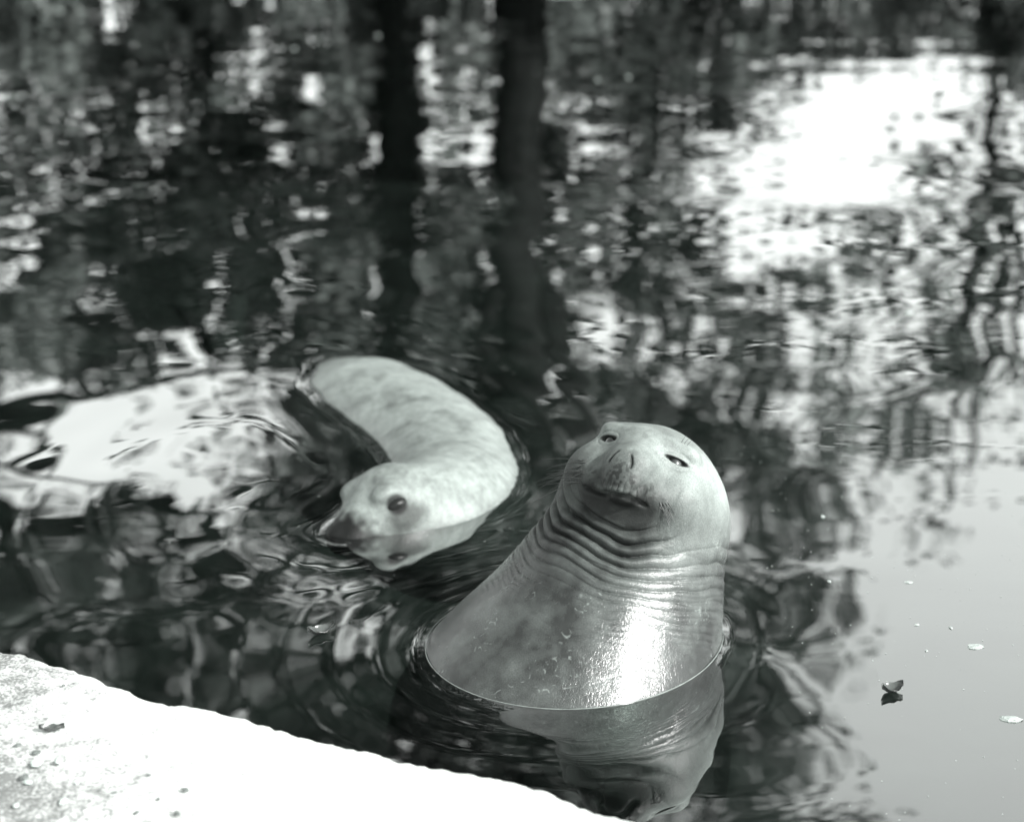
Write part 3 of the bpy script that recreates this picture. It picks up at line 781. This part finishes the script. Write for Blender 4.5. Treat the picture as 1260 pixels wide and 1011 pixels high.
# ---------------------------------------------------------------- small things
M_LEAFD = plain('wet_dead_leaf', 0.03, 0.25, 0.6, 0.4, 90)
M_FOAM = plain('pale_scum', 0.2, 0.6, 0.5, 0.2, 120, 0.002)
M_PEB = plain('pale_grit', 0.28, 0.9, 0.3, 0.3, 90, 0.003)
M_PEBD = plain('dark_grit', 0.07, 0.8, 0.4, 0.3, 90, 0.003)
def curled_leaf(name, px, py, z, length, width, lift, ang, mat, label, fold=0.5):
    o = on_plane(px, py, z); V, F = [], []; n, m_ = 14, 9
    for i in range(n):
        t = i/(n-1)
        for j in range(m_):
            s = j/(m_-1)*2-1; w = width*math.sin(math.pi*min(max(t, 0.02), 0.98))**0.75*(1-0.25*t)
            x = (t-0.5)*length; y = s*w/2
            zz = lift*(abs(s)**1.3*fold+(2*t-1)**2*0.5)+0.0012*math.sin(t*17+s*5)
            V.append((x*math.cos(ang)-y*math.sin(ang), x*math.sin(ang)+y*math.cos(ang), zz))
    V = np.array(V); k = len(V); V2 = V-np.array([0, 0, 0.0012]); A = np.concatenate([V, V2])
    for i in range(n-1):
        for j in range(m_-1):
            a = i*m_+j; F.append((a, a+m_, a+m_+1, a+1)); F.append((k+a, k+a+1, k+a+m_+1, k+a+m_))
    bd = [i*m_ for i in range(n)]+[(n-1)*m_+j for j in range(1, m_)]+[i*m_+m_-1 for i in range(n-2, -1, -1)]+[j for j in range(m_-2, 0, -1)]
    for a, b in zip(bd, bd[1:]+bd[:1]): F.append((a, b, k+b, k+a))
    ob = mesh_obj(name, A, F, mat); ob.location = o; tag(ob, label, 'leaf'); return ob
curled_leaf('floating_leaf', 1098, 850, 0.002, 0.048, 0.042, 0.020, 0.35, M_LEAFD, 'small curled dark leaf floating on still bright water')
curled_leaf('fallen_leaf', 64, 898, 0.119, 0.045, 0.020, 0.010, 0.1, M_LEAFD, 'small dark dead leaf lying on white concrete coping', 0.8)
curled_leaf('drowned_leaf', 395, 779, 0.002, 0.060, 0.040, 0.022, 0.5, M_LEAFD, 'dark wet leaf lump floating off the coping, between the two seals')

def blob(name, px, py, z, size, flat, mat, label, cat, group=None, seed=0, elong=1.4):
    V, F = [], []; r = random.Random(seed); seg, ring = 9, 6; o = on_plane(px, py, z); ph = r.uniform(0, 3.1)
    for i in range(ring+1):
        th = math.pi*i/ring
        for j in range(seg):
            w = 2*math.pi*j/seg; k = 1+r.uniform(-0.22, 0.22)*(0 < i < ring)
            x, y = size*k*math.sin(th)*math.cos(w)*elong, size*k*math.sin(th)*math.sin(w)
            V.append((x*math.cos(ph)-y*math.sin(ph), x*math.sin(ph)+y*math.cos(ph), size*flat*k*math.cos(th)))
    for i in range(ring):
        for j in range(seg): F.append((i*seg+j, i*seg+(j+1) % seg, (i+1)*seg+(j+1) % seg, (i+1)*seg+j))
    ob = mesh_obj(name, V, F, mat, smooth=False); ob.location = o; return tag(ob, label, cat, group)
blob('scum_patch', 1200, 795, 0.001, 0.013, 0.15, M_FOAM, 'flat pale scum patch floating beyond the curled leaf', 'scum', seed=1)
blob('scum_patch', 1243, 884, 0.002, 0.009, 0.5, M_FOAM, 'lumpy pale scum trail floating on still bright water', 'scum', seed=2, elong=2.4)
for k, (x, y, s) in enumerate([(465, 44, .012), (597, 48, .012), (735, 98, .010), (773, 95, .010), (1118, 385, .009), (362, 60, .009)]):
    blob('floating_fleck', x, y, 0.003, s, 0.5, M_FOAM, 'tiny pale fleck floating on the far dark water', 'fleck', 'pale flecks on the far water', seed=10+k)
for k, (x, y, s) in enumerate([(1020, 715, .004), (1118, 716, .006), (1128, 768, .004), (1170, 772, .004), (1140, 800, .003), (1012, 635, .005), (870, 690, .004)]):
    blob('floating_fleck', x, y, 0.001, s, 0.4, M_FOAM, 'tiny pale speck floating on the still near water', 'fleck', 'pale specks on the near water', seed=30+k)
r = random.Random(9)
GR_PX = [(45, 938, .009), (72, 936, .007), (34, 962, .006), (78, 985, .007), (95, 962, .004), (20, 990, .005)]
CHIP = ['largest pale concrete chip on the dirty coping, next to dark crumbs', 'rounded pale chip beside the largest concrete chip'] + ['small pale chip of crumbled concrete on the dirty coping']*4
for k, (x, y, s) in enumerate(GR_PX):
    blob('grit', x, y, 0.119, s, 0.6, M_PEB, CHIP[k], 'chip', 'pale concrete chips on the coping', seed=60+k)
for k, (x, y, s) in enumerate([(22, 916, .005), (45, 925, .006), (30, 955, .006), (228, 971, .005), (195, 982, .003), (218, 1000, .005), (183, 953, .003), (140, 975, .004), (78, 843, .003), (168, 999, .004)]):
    blob('grit', x, y, 0.119, s, 0.5, M_PEBD, 'small dark crumb of dirt on the white coping', 'crumb', 'dark crumbs on the coping', seed=90+k)

# fine dust afloat on the still water, too small to count
DV, DF = [], []; r = random.Random(21)
for k in range(420):
    x = r.uniform(0.55, 1.25); y = r.uniform(2.8, 5.2); q = r.uniform(0.0006, 0.0016)
    if r.random() < 0.35: x = r.uniform(-0.9, 0.2); y = r.uniform(3.9, 6.5)
    if front_base(np.array([[x, y, 0.0]]))[0] < 0.02 or rear_base(np.array([[x, y, 0.0]]))[0] < 0.02: continue
    z = float(water_height(np.array([x]), np.array([y]))[0])+0.0006; o = len(DV); a = r.uniform(0, 3)
    for t in range(4): DV.append((x+q*1.4*math.cos(a+t*1.57), y+q*math.sin(a+t*1.57), z))
    DV.append((x, y, z+q*0.6)); DV.append((x, y, z-q*0.6))
    for t in range(4): DF.append((o+t, o+(t+1) % 4, o+4)); DF.append((o+(t+1) % 4, o+t, o+5))
tag(mesh_obj('floating_dust', DV, DF, M_FOAM, smooth=False), 'fine pale dust specks scattered over the pool surface', 'dust', kind='stuff')

# pale tube standing in for the bright glint along the front seal's waterline
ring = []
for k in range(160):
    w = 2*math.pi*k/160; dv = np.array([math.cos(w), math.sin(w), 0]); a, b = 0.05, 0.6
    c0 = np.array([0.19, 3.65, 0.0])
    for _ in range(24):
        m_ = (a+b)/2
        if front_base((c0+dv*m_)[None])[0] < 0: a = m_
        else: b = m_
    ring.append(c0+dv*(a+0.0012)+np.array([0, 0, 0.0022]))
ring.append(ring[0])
keep(mesh_obj('waterline_glint', *tube(ring, [0.0014]*len(ring), 6), plain('painted_water_glint', 0.09, 0.15, 0.6, 0.3, 40)), water)
